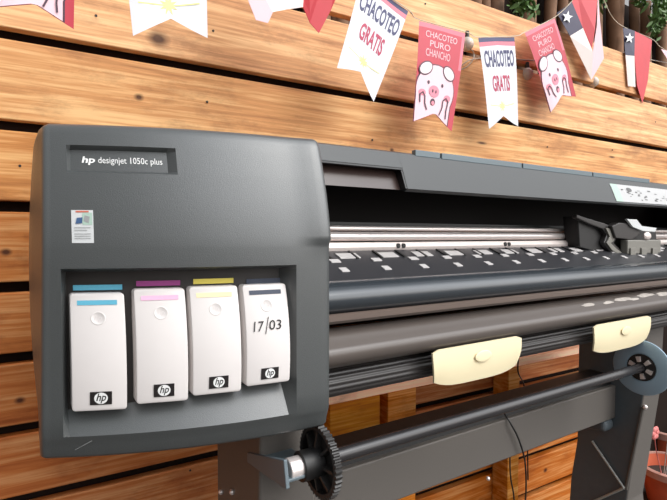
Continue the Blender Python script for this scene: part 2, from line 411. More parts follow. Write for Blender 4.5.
def outline(z, ins=0):
    P = []
    xc = .0125+.0075*(z-ZB)/(ZT-ZB)
    bl = .0085*((z-.92)/.18)**2                              # side panel bows slightly
    P += [(XL+.012+bl+ins, YBK-ins, None), (XL+.003+bl+ins, YBK-.03, None), (XL+bl+ins, .72, None), (min(XL+.003+bl, xc-.0062)+ins, .64, None)]
    # left corner
    yl = frontY(xc, z)
    for a in (0, .25, .5, .75): P.append((xc-.006+.006*(1-math.cos(a*PI/2)) + ins*.8, yl+.008-.008*math.sin(a*PI/2)+ins*.8, None))
    for j_, X in enumerate(fx):
        X_ = xc if j_ == 0 else (max(xc+.003, .0185) if j_ == 1 else X)
        P.append((X_, frontY(X_, z)+ins, X))
    yr = frontY(.309, z)
    for a in (.3, .6, 1): P.append((.309+.0075*math.sin(a*PI/2)-ins*.6, yr+.007*(1-math.cos(a*PI/2))+ins, None))
    P += [(XR-.001-ins, .56, None), (XR-.001-ins, .66, None), (XR-.001-ins, YBK-ins, None)]
    return P
bm = bmesh.new(); rows = []
lv = [(ZB-.0, .005), (ZB+.0015, .0022), (ZB+.004, .0006)] + [(z, 0) for z in zr if ZB+.008 < z < ZT-.008] + [(ZT-.005, .0008), (ZT-.002, .003), (ZT, .007)]
for z, ins in lv:
    ol = outline(z, ins); r = []
    for (x, y, X) in ol:
        d = depth(X, z) if X is not None and ins == 0 else 0
        # the ledge under the cartridges slopes with the recess
        r.append((bm.verts.new((x, y+d, zed(X, z) if X is not None and ins == 0 else z)), X, z))
    rows.append(r)
n = len(rows[0])
for a in range(len(rows)-1):
    for k in range(n):
        q = (rows[a][k], rows[a][(k+1) % n], rows[a+1][(k+1) % n], rows[a+1][k])
        f = bm.faces.new([t[0] for t in q])
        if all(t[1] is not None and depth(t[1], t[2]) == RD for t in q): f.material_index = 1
bm.faces.new([t[0] for t in rows[0]][::-1]); bm.faces.new([t[0] for t in rows[-1]])
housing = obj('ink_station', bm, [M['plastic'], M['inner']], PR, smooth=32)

def surf_mesh(name, layers, parent, mats, yfun, **k):
    """flat print shapes laid in (X,z) on a curved front; layers = [(verts, faces, mi, lift)]"""
    bm = bmesh.new()
    for V, Fs, mi, lift in layers:
        vs = [bm.verts.new((x, yfun(x, z)-lift, z)) for x, z in V]
        for f in Fs:
            try: fc = bm.faces.new([vs[i] for i in f]); fc.material_index = mi
            except ValueError: pass
    bm.normal_update()
    for f in bm.faces:
        if f.normal.y > 0: f.normal_flip()
    me = bpy.data.meshes.new(name); bm.to_mesh(me); bm.free()
    for m in mats: me.materials.append(m)
    o = bpy.data.objects.new(name, me); C.objects.link(o)
    o.parent = parent; o.matrix_parent_inverse = Matrix.Translation(-abs_loc(parent))
    return o
def gridrect(x0, x1, z0, z1, nx=6, nz=2):
    V = [(x0+(x1-x0)*i/nx, z0+(z1-z0)*j/nz) for j in range(nz+1) for i in range(nx+1)]
    return V, [(j*(nx+1)+i, j*(nx+1)+i+1, (j+1)*(nx+1)+i+1, (j+1)*(nx+1)+i) for j in range(nz) for i in range(nx)]
def txt(s, x0, x1, z0, z1, mi, lift, shear=0, off=0):
    V, Fs, a = text_geo(s, shear, off)
    return ([(x0+(x1-x0)*u, z0+(z1-z0)*v) for u, v in V], Fs, mi, lift)
def ellipse(cx, cz, rx, rz, mi, lift, n=20):
    return ([(cx+rx*math.cos(2*PI*i/n), cz+rz*math.sin(2*PI*i/n)) for i in range(n)], [tuple(range(n))], mi, lift)
plateY = lambda X, z: frontY(X, z)+ND
a, b_ = pix2front(82, 155), pix2front(97, 163); c_ = pix2front(163, 165)
zc = (nz0+nz1)/2; th = .0082
surf_mesh('model_lettering', [txt('hp', a.x, b_.x-.001, zc-th*.62, zc+th*.55, 0, .0006, .15, .03),
          txt('designjet 1050c plus', b_.x+.002, c_.x+.001, zc-th*.62, zc+th*.52, 0, .0006, 0, .0)], housing, [M['whiteplain']], plateY)
a, b_ = pix2front(71, 210), pix2front(94, 243)
sx, sw, sz, sh = a.x, b_.x-a.x, b_.z, a.z-b_.z
S = lambda u: sx+sw*u
T = lambda v: sz+sh*v
L_ = [(*gridrect(S(0), S(1), T(0), T(1)), 0, .0005), (*gridrect(S(.5), S(.95), T(.55), T(.92)), 2, .0008), (*gridrect(S(.2), S(.8), T(.93), T(.98)), 3, .0009)]
for q in ((.18, .48, .60, .78, 1),):
    L_.append(([(S(q[0]), T(q[2]-.02)), (S(q[1]), T(q[2])), (S(q[1]+.03), T(q[3])), (S(q[0]+.06), T(q[3]-.02))], [(0, 1, 2, 3)], 1, .0012))
L_.append(([(S(.55), T(.66)), (S(.78), T(.60)), (S(.84), T(.80)), (S(.6), T(.84))], [(0, 1, 2, 3)], 4, .0010))
for v in (.46, .38, .27, .20, .13): L_.append((*gridrect(S(.12), S(.86 if v != .38 else .7), T(v), T(v+.018)), 4, .0012))
o = surf_mesh('sticker', L_, housing, [M['sticker'], M['stblue'], M['stgreen'], M['strred'], M['stgrey']], frontY); o['label'] = 'small white sticker with a blue and green emblem'
# scratches on the lower lip
a, b_ = pix2front(75, 450), pix2front(92, 441)
surf_mesh('scratch', [([(a.x, a.z), (b_.x, b_.z), (b_.x, b_.z+.0012), (a.x, a.z+.0006)], [(0, 1, 2, 3)], 0, .0004)], housing, [M['stgrey']], frontY)['label'] = 'pale scratch'
# colour bars on the recess panel
inY = lambda X, z: arcY(X)+lean(X, z)+RD
def pix2in(px, py, d=RD):
    r = ray(px, py); lo, hi = .3, 1.2
    for _ in range(50):
        m = (lo+hi)/2; p = O + r*m
        if p.y < frontY(min(max(p.x, 0), .33), p.z)+d: lo = m
        else: hi = m
    return O + r*lo
for (xa, ya, xb, yb, mk, lb) in ((73, 285, 122, 290.5, 'cyan', 'cyan'), (136, 281, 180, 287, 'magenta', 'magenta'), (193, 279, 233, 284, 'yellow', 'yellow'), (246, 279, 284, 283, 'navy', 'black')):
    a, b_ = pix2in(xa, ya), pix2in(xb, yb)
    zt_ = a.z; zb_ = pix2in(xa, yb+.5).z
    zt_ = min(zt_, iZ1-.0008)
    bm = bmesh.new(); V, Fs = gridrect(a.x, b_.x, zt_-.0058, zt_)
    vs = [bm.verts.new((x, inY(x, z)-.0012, z)) for x, z in V]
    for f in Fs: bm.faces.new([vs[i] for i in f])
    o = obj('colour_bar', bm, M[mk], housing, label=lb+' colour bar')
    s_ = o.modifiers.new('s', 'SOLIDIFY'); s_.thickness = .001; s_.offset = 0

# --- ink cartridges
CD = -.003  # cartridge faces stand just proud of the recess rim
cart = [(70, 128, 'cyan', 'cyan', 412), (134.5, 189, 'pinkstrip', 'magenta', 402), (190.5, 242, 'paleyellow', 'yellow', 392), (244, 290.5, 'navy', 'black', 383.5)]
labels = ['white ink cartridge with a cyan strip, leftmost in the bay', 'white ink cartridge with a pale pink strip, second from the left in the bay',
          'white ink cartridge with a pale yellow strip, third from the left in the bay', 'white ink cartridge with 17/03 handwritten on it, rightmost in the bay']
for i, (xa, xb, mk, cn, ybot) in enumerate(cart):
    pl = pix2in(xa+2, ybot, .004); pr_ = pix2in(xb-1, ybot-8, .004)
    X0, X1 = pl.x, pr_.x; w = X1-X0
    zb_ = iZ0 + .0012 + LK*((X0+X1)/2+.012-iX0)/(iX1-iX0); zt_ = pix2in(xa+10, (294, 289.5, 287, 285)[i], .010).z; h = zt_-zb_
    Xm = (X0+X1)/2
    root = thing('ink_cartridge', (Xm, arcY(Xm)+.02, zb_), labels[i], 'ink cartridge', 'ink cartridges in the bay')
    def cy(X, z, zb_=zb_, h=h, X0=X0, w=w):
        t = (z-zb_)/h
        base = arcY(X0+w*.5) + (arcY(X0+w)-arcY(X0))*(((X-X0)/w)-.5)
        return base + .0015 + .013*max(0, t-.30)**2/.49 + .004*max(0, .3-t)**2/.09*.6
    bm = bmesh.new(); nx, nz = 12, 24; r = .0035; rows_ = []
    # body: rounded rectangle rings pushed back
    ring = []
    def rr(ins):
        pts = []
        for (cx, cz, a0) in ((X1-r, zt_-r, 0), (X0+r, zt_-r, 1), (X0+r, zb_+r, 2), (X1-r, zb_+r, 3)):
            for k in range(5):
                a = (a0+k/4)*PI/2; pts.append((cx+(r-ins)*math.cos(a), cz+(r-ins)*math.sin(a)))
            # long sides are subdivided so that they follow the curve
            nxt = {0: (X0+r, zt_-ins), 1: (X0+ins, zb_+r), 2: (X1-r, zb_+ins), 3: (X1-ins, zt_-r)}[a0]
            l = pts[-1]
            m_ = 14 if a0 in (1, 3) else 4
            for k in range(1, m_): pts.append((l[0]+(nxt[0]-l[0])*k/m_, l[1]+(nxt[1]-l[1])*k/m_))
        return pts
    levels = [(0, .020), (0, .0015), (.0004, .0005), (.0016, 0)]
    RR = [[bm.verts.new((x, cy(x, z)+(0 if b > .01 else 0)+b, z)) for x, z in rr(a)] for a, b in levels]
    m = len(RR[0])
    for a in range(len(RR)-1):
        for k in range(m): bm.faces.new((RR[a][k], RR[a][(k+1) % m], RR[a+1][(k+1) % m], RR[a+1][k]))
    # front face as strips across: fan rows matched left/right
    inner = RR[-1]; pts = rr(.0016)
    lc = [12] + list(range(13, 26)) + [26]; rc = [0] + list(range(51, 38, -1)) + [38]
    for k in range(14): bm.faces.new((inner[lc[k]], inner[rc[k]], inner[rc[k+1]], inner[lc[k+1]]))
    bm.faces.new([inner[k] for k in range(0, 13)]); bm.faces.new([inner[k] for k in range(26, 39)])
    bm.faces.new(RR[0][::-1])
    # keep the printed face smooth; join triangles into the curve
    obj('cartridge_body', bm, M['white'], root, smooth=30)
    # printed strip
    U = lambda u: X0+w*u
    zs = zt_ - h*.075
    V, Fs = gridrect(U(.13), U(.86), zs-.0022-.0006, zs+.0022, 6, 2)
    surf_mesh('colour_strip', [(V, Fs, 0, .0006)], root, [M[mk]], cy)['label'] = cn+' strip'
    # raised round emblem
    bm = bmesh.new(); cx, cz = U(.5), zt_-h*.21; er = .0072
    sh_ = []
    for ring_r, lift in ((er, .0001), (er*.93, .00045), (er*.86, .00045), (er*.80, .0001)):
        sh_.append([bm.verts.new((cx+ring_r*math.cos(2*PI*k/28), cy(cx, cz+ring_r*math.sin(2*PI*k/28))-lift + (arcY(X0+w)-arcY(X0))*ring_r*math.cos(2*PI*k/28)/w, cz+ring_r*math.sin(2*PI*k/28))) for k in range(28)])
    for a in range(3):
        for k in range(28): bm.faces.new((sh_[a][k], sh_[a][(k+1) % 28], sh_[a+1][(k+1) % 28], sh_[a+1][k]))
    bm.faces.new(sh_[-1])
    em = obj('raised_emblem', bm, M['white'], root, smooth=60)
    surf_mesh('emblem_letters', [txt('hp', cx-er*.5, cx+er*.5, cz-er*.55, cz+er*.5, 0, .0004, .2)], em, [M['white']], cy)
    # logo
    lw, lh = w*.40, h*.115; lx, lz = U(.52)-lw*.5, zb_+h*.055
    surf_mesh('logo', [(*gridrect(lx, lx+lw, lz, lz+lh, 3, 1), 0, .0008), ellipse(lx+lw*.5, lz+lh*.5, lh*.44, lh*.44, 1, .0011),
              txt('hp', lx+lw*.5-lh*.31, lx+lw*.5+lh*.33, lz+lh*.12, lz+lh*.88, 0, .0014, .3, .01)], root, [M['logoblack'], M['whiteplain']], cy)
    if i == 3:
        surf_mesh('handwriting', [txt('17', U(.16), U(.40), zb_+h*.54, zb_+h*.64, 0, .0010, .15), txt('/', U(.42), U(.52), zb_+h*.51, zb_+h*.68, 0, .0010, .2),
                  txt('03', U(.52), U(.80), zb_+h*.55, zb_+h*.645, 0, .0010, .1)], root, [M['ink']], cy)

# --- long body, drawn as profiles in the plane x = 340 px
def pf(Y, py, px=340): return (Y, atY(px, py, Y).z)
X0b, X1b = .3165, 1.72
def part(name, prof, m, x0=X0b, x1=X1b, smooth=None, bevel=None, label=None, parent=PR):
    bm = bmesh.new(); prism(bm, prof, x0, x1); return obj(name, bm, m, parent, smooth=smooth, bevel=bevel, label=label)
def zof(Y, py, px=340): return atY(px, py, Y).z
lt, lb = zof(.600, 146), zof(.575, 184)
lm = zof(.59, 162)
# lid: a full-height length plus a narrow bridge over the inspection window
wx = atY(403.5, 175, .585).x
part('lid', [(.600, lt), (.588, lm), (.575, lb), (.582, lb-.004), (.60, lb), (.66, lt-.012), (.78, lt-.01), (.80, lt+.004), (.62, lt+.006)], M['plastic2'], wx, X1b, smooth=25)
part('lid_bridge', [(.600, lt), (.588, lm), (.60, lm-.001), (.625, lm+.004), (.78, lt-.01), (.80, lt+.004), (.62, lt+.006)], M['plastic2'], X0b, wx+.0005, smooth=25)
part('window_panel', [(.606, lm+.003), (.588, lb-.001), (.594, lb-.001), (.612, lm+.003)], M['brownglass'], X0b, wx-.0035, label='dark brown smoked window panel')
bm = bmesh.new()
prism(bm, [(.589, lm+.0005), (.5865, lm-.0035), (.600, lm-.0035), (.602, lm+.0005)], X0b, wx)
prism(bm, [(.589, lm+.0005), (.5755, lb), (.590, lb), (.602, lm+.0005)], wx-.0035, wx+.001)
obj('window_gasket', bm, M['black'], PR)
# strip on the lid's top edge, sky reflection painted pale, cut by slots
hx = [atY(p, 155, .60).x for p in (414, 440.5, 522, 592.5, 650)]
for k in range(4):
    part('edge_sheen_strip', [(.5985, lt-.002), (.5985, lt+.0085), (.608, lt+.0085), (.608, lt-.004)], M['lightgrey'], hx[k]+.0018, hx[k+1]-.0018, bevel=.001)
# label on the lid
lx0 = atY(614, 193, .582).x
def lidY(X, z): return .575 + (z-lb)/(lm-lb)*.013 if z < lm else .588+(z-lm)/(lt-lm)*.012
V, Fs = gridrect(lx0, lx0+.36, lb+.004, lb+.045, 4, 8)
bits = [(V, Fs, 0, .0006), (*gridrect(lx0+.001, lx0+.030, lb+.004, lb+.045, 1, 8), 1, .0008)]
for q in range(44):
    u = lx0+.035+random.random()*.3; v = lb+.008+random.random()*.026; s1 = random.uniform(.004, .014)
    bits.append((*gridrect(u, u+s1, v, v+random.uniform(.001, .003), 1, 1), 2, .0011))
bits.append(ellipse(lx0+.075, lb+.034, .012, .005, 2, .0012))
surf_mesh('instruction_label', bits, PR, [mat('label_stock', (184, 184, 184), .6), M['stgreen'], mat('label_ink', (92, 92, 92), .6)], lidY)['label'] = 'white instruction label with small diagrams'

# cavity behind
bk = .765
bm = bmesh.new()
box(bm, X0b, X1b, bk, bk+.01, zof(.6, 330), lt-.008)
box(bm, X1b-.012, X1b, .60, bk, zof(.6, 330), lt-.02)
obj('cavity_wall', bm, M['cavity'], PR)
# rails
part('upper_guide_rail', [(.705, zof(.66, 221)), (.705, zof(.66, 225.5)), (.76, zof(.66, 225.5)), (.76, zof(.66, 221))], M['plastic2'], X0b+.001, X1b-.013)
for (y0, y1, Y, m) in ((225.5, 231.2, .668, 'chrome'), (231.8, 241.2, .660, 'chrome')):
    bm = bmesh.new(); za, zb = zof(Y, y0), zof(Y, y1); cylx(bm, X0b+.001, X1b-.013, Y, (za+zb)/2, (za-zb)/2, 40)
    obj('guide_rod', bm, M[m], PR, smooth=40)
za, zb = zof(.648, 242.5), zof(.648, 252)
ra = part('flat_rail', [(.650, za), (.646, (za+zb)/2), (.648, zb), (.662, zb), (.662, za)], M['alu'], X0b+.001, X1b-.013, bevel=.0012)
for px in (398, 505):
    for dx in (0, .012):
        bm = bmesh.new(); X = atY(px, 245, .647).x+dx
        bmesh.ops.create_cone(bm, cap_ends=True, segments=14, radius1=.0042, radius2=.0042, depth=.003, matrix=Matrix.Translation((X, .6465, (za+zb)/2+.001)) @ Matrix.Rotation(PI/2, 4, 'X'))
        obj('screw', bm, M['black'], ra)
# platen
pz0, pz1 = zof(.642, 251), zof(.55, 281)
def plz(Y): return pz1+(pz0-pz1)*(Y-.55)/.092
plat = part('platen', [(.642, pz0), (.55, pz1), (.55, pz1-.012), (.642, pz0-.03)], mat('platen_black', (50, 50, 53), .35, noise=.15, nscale=90), X0b+.001, X1b-.013)
px0 = atY(344, 271.5, .580).x
pitch = .0775
def pad(X, Y, w, d, name):
    bm = bmesh.new()
    v = []
    for (x, y) in ((X-w/2, Y), (X+w/2, Y), (X+w/2, Y+d), (X-w/2, Y+d)): v.append((x, y))
    lo = [bm.verts.new((x, y, plz(y)+.0001)) for x, y in v]; hi = [bm.verts.new((x, y, plz(y)+.0014)) for x, y in v]
    bm.faces.new(hi); bm.faces.new(lo[::-1])
    for k in range(4): bm.faces.new((lo[k], lo[(k+1) % 4], hi[(k+1) % 4], hi[k]))
    obj(name, bm, M['padwhite'], plat)
for k in range(-1, 14):
    X = px0+k*pitch
    if X < X0b+.012: continue
    pad(X, .574, .013, .011, 'drive_pad')
for k in range(-1, 14):
    X = px0+k*pitch
    pad(X+.036, .615, .038, .016, 'platen_window')
    if k >= 0: pad(X+.002, .603, .017, .009, 'drive_pad')
# ribs in dark grey across the platen
for k in range(0, 27):
    bm = bmesh.new(); X = X0b+.02+k*.048; v = []
    for y in (.612, .638):
        for x in (X-.002, X+.002): v.append((x, y))
    lo = [bm.verts.new((x, y, plz(y)+.0001)) for x, y in (v[0], v[1], v[3], v[2])]; hi = [bm.verts.new((p.co.x, p.co.y, p.co.z+.0022)) for p in lo]
    bm.faces.new(hi); bm.faces.new(lo[::-1])
    for j in range(4): bm.faces.new((lo[j], lo[(j+1) % 4], hi[(j+1) % 4], hi[j]))
    obj('platen_rib', bm, M['black'], plat)
# convex front cover
prof = [pf(.556, 280)]
for k, (Y, py) in enumerate(((.545, 281), (.533, 284.5), (.522, 290), (.516, 297), (.516, 303), (.520, 309), (.530, 314))): prof.append(pf(Y, py))
prof += [pf(.56, 316), pf(.60, 300)]
part('front_cover', prof, M['cover'], smooth=50)
part('front_lip', [pf(.524, 313.5), pf(.520, 316), pf(.520, 321), pf(.526, 323.5), pf(.56, 323), pf(.56, 314)], M['lip'], smooth=20)
prof = [pf(.556, 326.5)]
for Y, py in ((.542, 327.5), (.536, 331), (.530, 337), (.524, 343), (.517, 347.5), (.513, 351), (.512, 356), (.513, 361), (.517, 364.5), (.526, 367)): prof.append(pf(Y, py))
prof += [pf(.62, 366), pf(.62, 326)]
low = part('lower_cover', prof, M['body'], smooth=50)
# worn label patches on the lower cover (right)
def lowY(X, z):
    P = [pf(.542, 327.5), pf(.536, 331), pf(.530, 337), pf(.524, 343), pf(.517, 347.5), pf(.513, 351)]
    for a, b in zip(P, P[1:]):
        if b[1] <= z <= a[1]: t = (z-b[1])/(a[1]-b[1]); return b[0]+(a[0]-b[0])*t
    return .515
bx0 = atY(583, 308, .525).x
bits = []
for (u, v, s1, s2) in ((0, .30, .05, .3), (.075, .25, .04, .28), (.12, .35, .07, .33), (.17, .25, .05, .25), (.21, .45, .09, .35), (.30, .3, .07, .4), (.36, .4, .09, .35), (.44, .3, .06, .4), (.50, .4, .08, .35)):
    z0_ = pf(.524, 345)[1]; zz_ = pf(.536, 330)[1]; H_ = zz_-z0_
    nn = 14; V = []
    for k in range(nn):
        a = 2*PI*k/nn; rr_ = random.uniform(.7, 1.1)
        V.append((bx0+u+s1*.5+s1*.5*rr_*math.cos(a), z0_+H_*(v+s2*.5)+H_*s2*.6*rr_*math.sin(a)))
    V.append((bx0+u+s1*.5, z0_+H_*(v+s2*.5)))
    bits.append((V, [(nn, k, (k+1) % nn) for k in range(nn)], 0, .0006))
mwl = mat('worn_label_grey', (168, 160, 152), .6, noise=.4, nscale=120)
for b1 in bits: surf_mesh('worn_label', [b1], low, [mwl], lowY)['label'] = 'worn grey patch of a label'
# ribbed roller cover
tz0, tz1 = zof(.548, 368), zof(.548, 396.5)
bm = bmesh.new(); n = 120; tr = (tz0-tz1)/2*1.02; pr2 = []
for k in range(n):
    a = 2*PI*k/n; r_ = tr*(1 - .07*(.5+.5*math.cos(a*16))); pr2.append((.556+r_*math.cos(a), (tz0+tz1)/2+r_*math.sin(a)))
prism(bm, pr2, X0b, X1b); obj('ribbed_roller', bm, M['tube'], PR, smooth=60)
# cream deflector tabs
def tab(corners, nm):
    (ax, ay), (bx, by), (cx, cy_), (dx, dy) = corners
    pa, pb = atY(ax, ay, .5125), atY(bx, by, .5125)
    zt_ = (pa.z+pb.z)/2
    pc, pd = atY(cx, cy_, .522), atY(dx, dy, .522)
    x0, x1 = (pa.x+pd.x)/2-.002, (pb.x+pc.x)/2
    zb_ = (pc.z+pd.z)/2
    bm = bmesh.new(); nn = 16; rows_ = []
    for j in range(9):
        t = j/8; row = []
        for k in range(nn+1):
            s = k/nn
            edge = min(s, 1-s)*2
            bot = zb_ - .010*(1-(2*s-1)**4) if True else zb_
            top = zt_ - .004*max(0, 1-edge*8)**2
            z = top+(bot-top)*t
            ins = .006*t*t*(1-edge) 
            x = x0+(x1-x0)*s + (.008*t*t if s < .5 else -.008*t*t)*(abs(2*s-1))
            y = .5115 - .0035*math.sin(t*PI*.9) + .006*t
            row.append((x, y, z))
        rows_.append(row)
    Fv = [[bm.verts.new(p) for p in r_] for r_ in rows_]; Bv = [[bm.verts.new((p[0], p[1]+.003, p[2])) for p in r_] for r_ in rows_]
    for j in range(8):
        for k in range(nn):
            bm.faces.new((Fv[j][k], Fv[j][k+1], Fv[j+1][k+1], Fv[j+1][k])); bm.faces.new((Bv[j][k], Bv[j+1][k], Bv[j+1][k+1], Bv[j][k+1]))
    bd = [(j, 0) for j in range(9)] + [(8, k) for k in range(1, nn+1)] + [(j, nn) for j in range(7, -1, -1)] + [(0, k) for k in range(nn-1, 0, -1)]
    for a in range(len(bd)):
        p, q = bd[a], bd[(a+1) % len(bd)]
        bm.faces.new((Fv[p[0]][p[1]], Fv[q[0]][q[1]], Bv[q[0]][q[1]], Bv[p[0]][p[1]]))
    t_ = obj('cream_tab', bm, M['cream'], PR, smooth=40, label=nm)
    bm = bmesh.new(); cxm = (x0+x1)/2+.004; czm = (zt_+zb_)/2+.004
    bmesh.ops.create_uvsphere(bm, u_segments=24, v_segments=10, radius=1, matrix=Matrix.Translation((cxm, .5082, czm)) @ Matrix.Diagonal((.019, .0011, .009, 1)))
    obj('finger_boss', bm, M['cream'], t_, smooth=60)
tab(((428, 350), (518, 337.5), (519, 366), (434, 378)), 'cream tab nearest the ink station')
tab(((589, 324.5), (647.5, 317.5), (648, 337), (594, 350)), 'cream tab near the blue grey disc')

# carriage
ca = bpy.data.objects.new('print_carriage', None); C.objects.link(ca); ca.parent = PR
cp = lambda px, py, Y=.60: atY(px, py, Y)
ca.location = cp(620, 255, .63) - Vector(PR.location); 
def cobj(nm, bm, m, **k):
    o = obj(nm, bm, m, None, **k); o.parent = ca; o.matrix_parent_inverse = Matrix.Translation(-(Vector(ca.location)+Vector(PR.location))); return o
def cblk(nm, xa, ya, xb, yb, Y0, Y1, m, bv=.003):
    a, b = cp(xa, ya, Y0), cp(xb, yb, Y0)
    bm = bmesh.new(); box(bm, a.x, b.x, Y0, Y1, min(a.z, b.z), max(a.z, b.z)); return cobj(nm, bm, m, bevel=bv)
CL = lambda v: v
def poly_blk(nm, pts, Y0, Y1, m, bv=.002):
    bm = bmesh.new(); A = [cp(x, y, Y0) for x, y in pts]
    f = [bm.verts.new(p) for p in A]; g = [bm.verts.new((p.x, Y1, p.z)) for p in A]; n = len(A)
    bm.faces.new(f); bm.faces.new(g[::-1])
    for k in range(n): bm.faces.new((f[k], f[(k+1) % n], g[(k+1) % n], g[k]))
    return cobj(nm, bm, m, bevel=bv)
poly_blk('carriage_body', [(578, 216), (592, 219), (606, 226), (622, 228), (656, 231), (658, 254), (628, 257), (596, 252), (580, 247)], .618, .655, M['black'])
poly_blk('side_arm', [(577, 214.5), (590, 219), (604, 223), (613, 227), (618, 236), (614, 243), (621, 250), (629, 256), (620, 257), (610, 251), (604, 243), (607, 235), (603, 229), (590, 224), (577, 218)], .606, .618, M['tube'])
poly_blk('arm_band', [(606, 228), (611, 228.5), (616, 235), (614, 241), (611, 243), (617, 249), (626, 255), (621, 256), (612, 250), (607, 243), (610, 237)], .602, .606, M['greyclip'], .001)
cblk('cartridge_holder', 628, 240, 661, 253, .592, .61, M['greyclip'])
for a in (631, 642, 653): cblk('holder_tooth', a, 248, a+5, 255, .588, .592, M['greyclip'], .001)
poly_blk('top_cover', [(612, 226), (620, 222.5), (637, 224), (640, 234), (632, 240), (616, 238)], .596, .617, M['tube'])
poly_blk('white_flap', [(627, 219), (637, 219.5), (642, 226), (657, 228), (655, 232), (643, 231), (633, 227)], .590, .596, M['sticker'], .001)
bm = bmesh.new(); c0 = cp(647, 236, .592)
bmesh.ops.create_uvsphere(bm, u_segments=20, v_segments=12, radius=1, matrix=Matrix.Translation(c0) @ Matrix.Diagonal((.017, .006, .010, 1)))
cobj('round_latch', bm, M['alu'], smooth=60)

# --- stand
legX = 1.27
q = lambda px, py: (lambda p: (p.y, p.z))(atX(px, py, legX))
f1, f2 = q(644, 395), q(628.5, 490); k1, k2 = q(577, 440), q(567, 500)
def ext(a, b, z): t = (z-a[1])/(b[1]-a[1]); return (a[0]+(b[0]-a[0])*t, z)
topz = zof(.6, 366) - .001
fb = ext(f1, f2, .30); kb = ext(k1, k2, .30)
legprof = [(f1[0], f1[1]), (f1[0]-.006, topz), (k1[0]+.0, topz), (k1[0], k1[1]), kb, (kb[0]+.01, .12), (kb[0]+.16, .07), (kb[0]+.16, .05), (fb[0]-.20, .05), (fb[0]-.20, .07), (fb[0]-.02, .12), fb]
def leg(x0, m, lab):
    bm = bmesh.new(); prism(bm, legprof, x0, x0+.085)
    for f in bm.faces:
        if f.normal.x < -.5 or abs(f.calc_center_median().x-x0) < 1e-5: f.material_index = 1
    l = obj('stand_leg', bm, [M['leg'], m], PR, bevel=.004, label=lab)
    for y in (fb[0]-.17, kb[0]+.13):
        bm = bmesh.new(); cylx(bm, x0+.028, x0+.058, y, .026, .025, 24); obj('caster', bm, M['black'], l, smooth=40, bevel=.003)
    return l
lL = leg(.252, M['leg'], 'left stand leg below the ink station')
lR = leg(legX, M['slate'], 'right stand leg behind the disc')
# groove + bolt + wire on right leg
bm = bmesh.new()
g0, g1 = atX(643, 407, legX-.002), atX(626, 489, legX-.002)
tube(bm, [g0, g1], .0045, 8); obj('edge_trim', bm, M['leg'], lR, smooth=40)
bm = bmesh.new(); bmesh.ops.create_uvsphere(bm, u_segments=14, v_segments=8, radius=.006, matrix=Matrix.Translation(atX(645, 407, legX-.004))); obj('bolt', bm, M['chrome'], lR, smooth=60)
# pale wire stay against the leg
bm = bmesh.new()
w0, w1, w2 = atX(592, 441, legX-.006), atX(624, 488, legX-.006), atX(590, 503, legX-.006)
tube(bm, [w0, w0+(w1-w0)*.5, w1], .0032, 8); tube(bm, [w1, w1+(w2-w1)*.5, w2], .0032, 8)
obj('wire_stay', bm, M['rod'], lR, smooth=50)
# cross beam
bz1 = zof(.65, 470.5); bz0 = bz1-.088
def bprof(): return [(.652, bz1-.002), (.650, bz1-.004), (.650, bz0+.004), (.654, bz0), (.72, bz0), (.72, bz1-.002)]
part('cross_beam', bprof(), M['leg'], .3365, legX-.0005, smooth=20)
part('beam_shade_strip', [(.662, bz1-.0025), (.664, bz1+.010), (.672, bz1+.024), (.72, bz1+.024), (.72, bz1-.0015)], M['black'], .338, legX-.0008)  # black strip added for the shade on the beam's top face
bm = bmesh.new()
prism(bm, [(.651, bz0-.0), (.70, bz0-.0), (.70, bz0-.035), (.651, bz0-.028)], legX-.045, legX-.0005)
obj('beam_gusset', bm, M['slate'], PR, bevel=.01)
for px, py in ((488, 478.5), (221, 492), (232, 492)):
    p = atY(px, py, .649) if px > 300 else atX(px, py, .2505)
    bm = bmesh.new(); bmesh.ops.create_uvsphere(bm, u_segments=14, v_segments=8, radius=.0042, matrix=Matrix.Translation(p)); obj('bolt', bm, M['chrome'], PR, smooth=60)
# spindle bracket on the left leg
SY = .520
za = atY(340, 455, SY).z
bt = za+.013
def bq(px, py): p = atX(px, py, .2495); return (p.y, p.z)
brp = [bq(283, 489), bq(247, 463), bq(249, 458), (bq(283, 449)[0], bq(280, 451)[1])]
bm = bmesh.new()
t0 = bq(247, 461); t1 = bq(284, 489)
prism(bm, [(t0[0], t0[1]+.004), (t0[0], t0[1]-.002), (t1[0], t1[1]), (t1[0]-.006, t1[1]+.002), (t1[0]+.001, t1[1]+.034), (t0[0], t0[1]+.012)], .2495, .2545)
box(bm, .2545, .300, t1[0]+.002, f1[0]+.005, t1[1]+.004, t1[1]+.008)
br = obj('spindle_bracket', bm, M['bracket'], PR, bevel=.0012, label='pale blue grey triangular spindle bracket')

# --- take-up spindle (lifts out of its brackets)
SP = thing('paper_roll_spindle', (.7, SY, za), 'black spindle bar with a toothed gear and blue grey disc hung under the printer', 'spindle')
bm = bmesh.new(); sr = .0095
cylx(bm, .3105, 1.262, SY, za, sr, 32); obj('shaft', bm, M['shaft'], SP, smooth=40)
bm = bmesh.new(); xe = atY(287, 458, SY).x
cylx(bm, xe, .305, SY, za, .0140, 36); o = obj('shaft_end', bm, M['chrome'], SP, smooth=40, bevel=.0015, label='chrome shaft end')
bm = bmesh.new(); cylx(bm, xe+.017, .308, SY, za, .0185, 36); obj('collar', bm, M['black'], SP, smooth=40, bevel=.001)
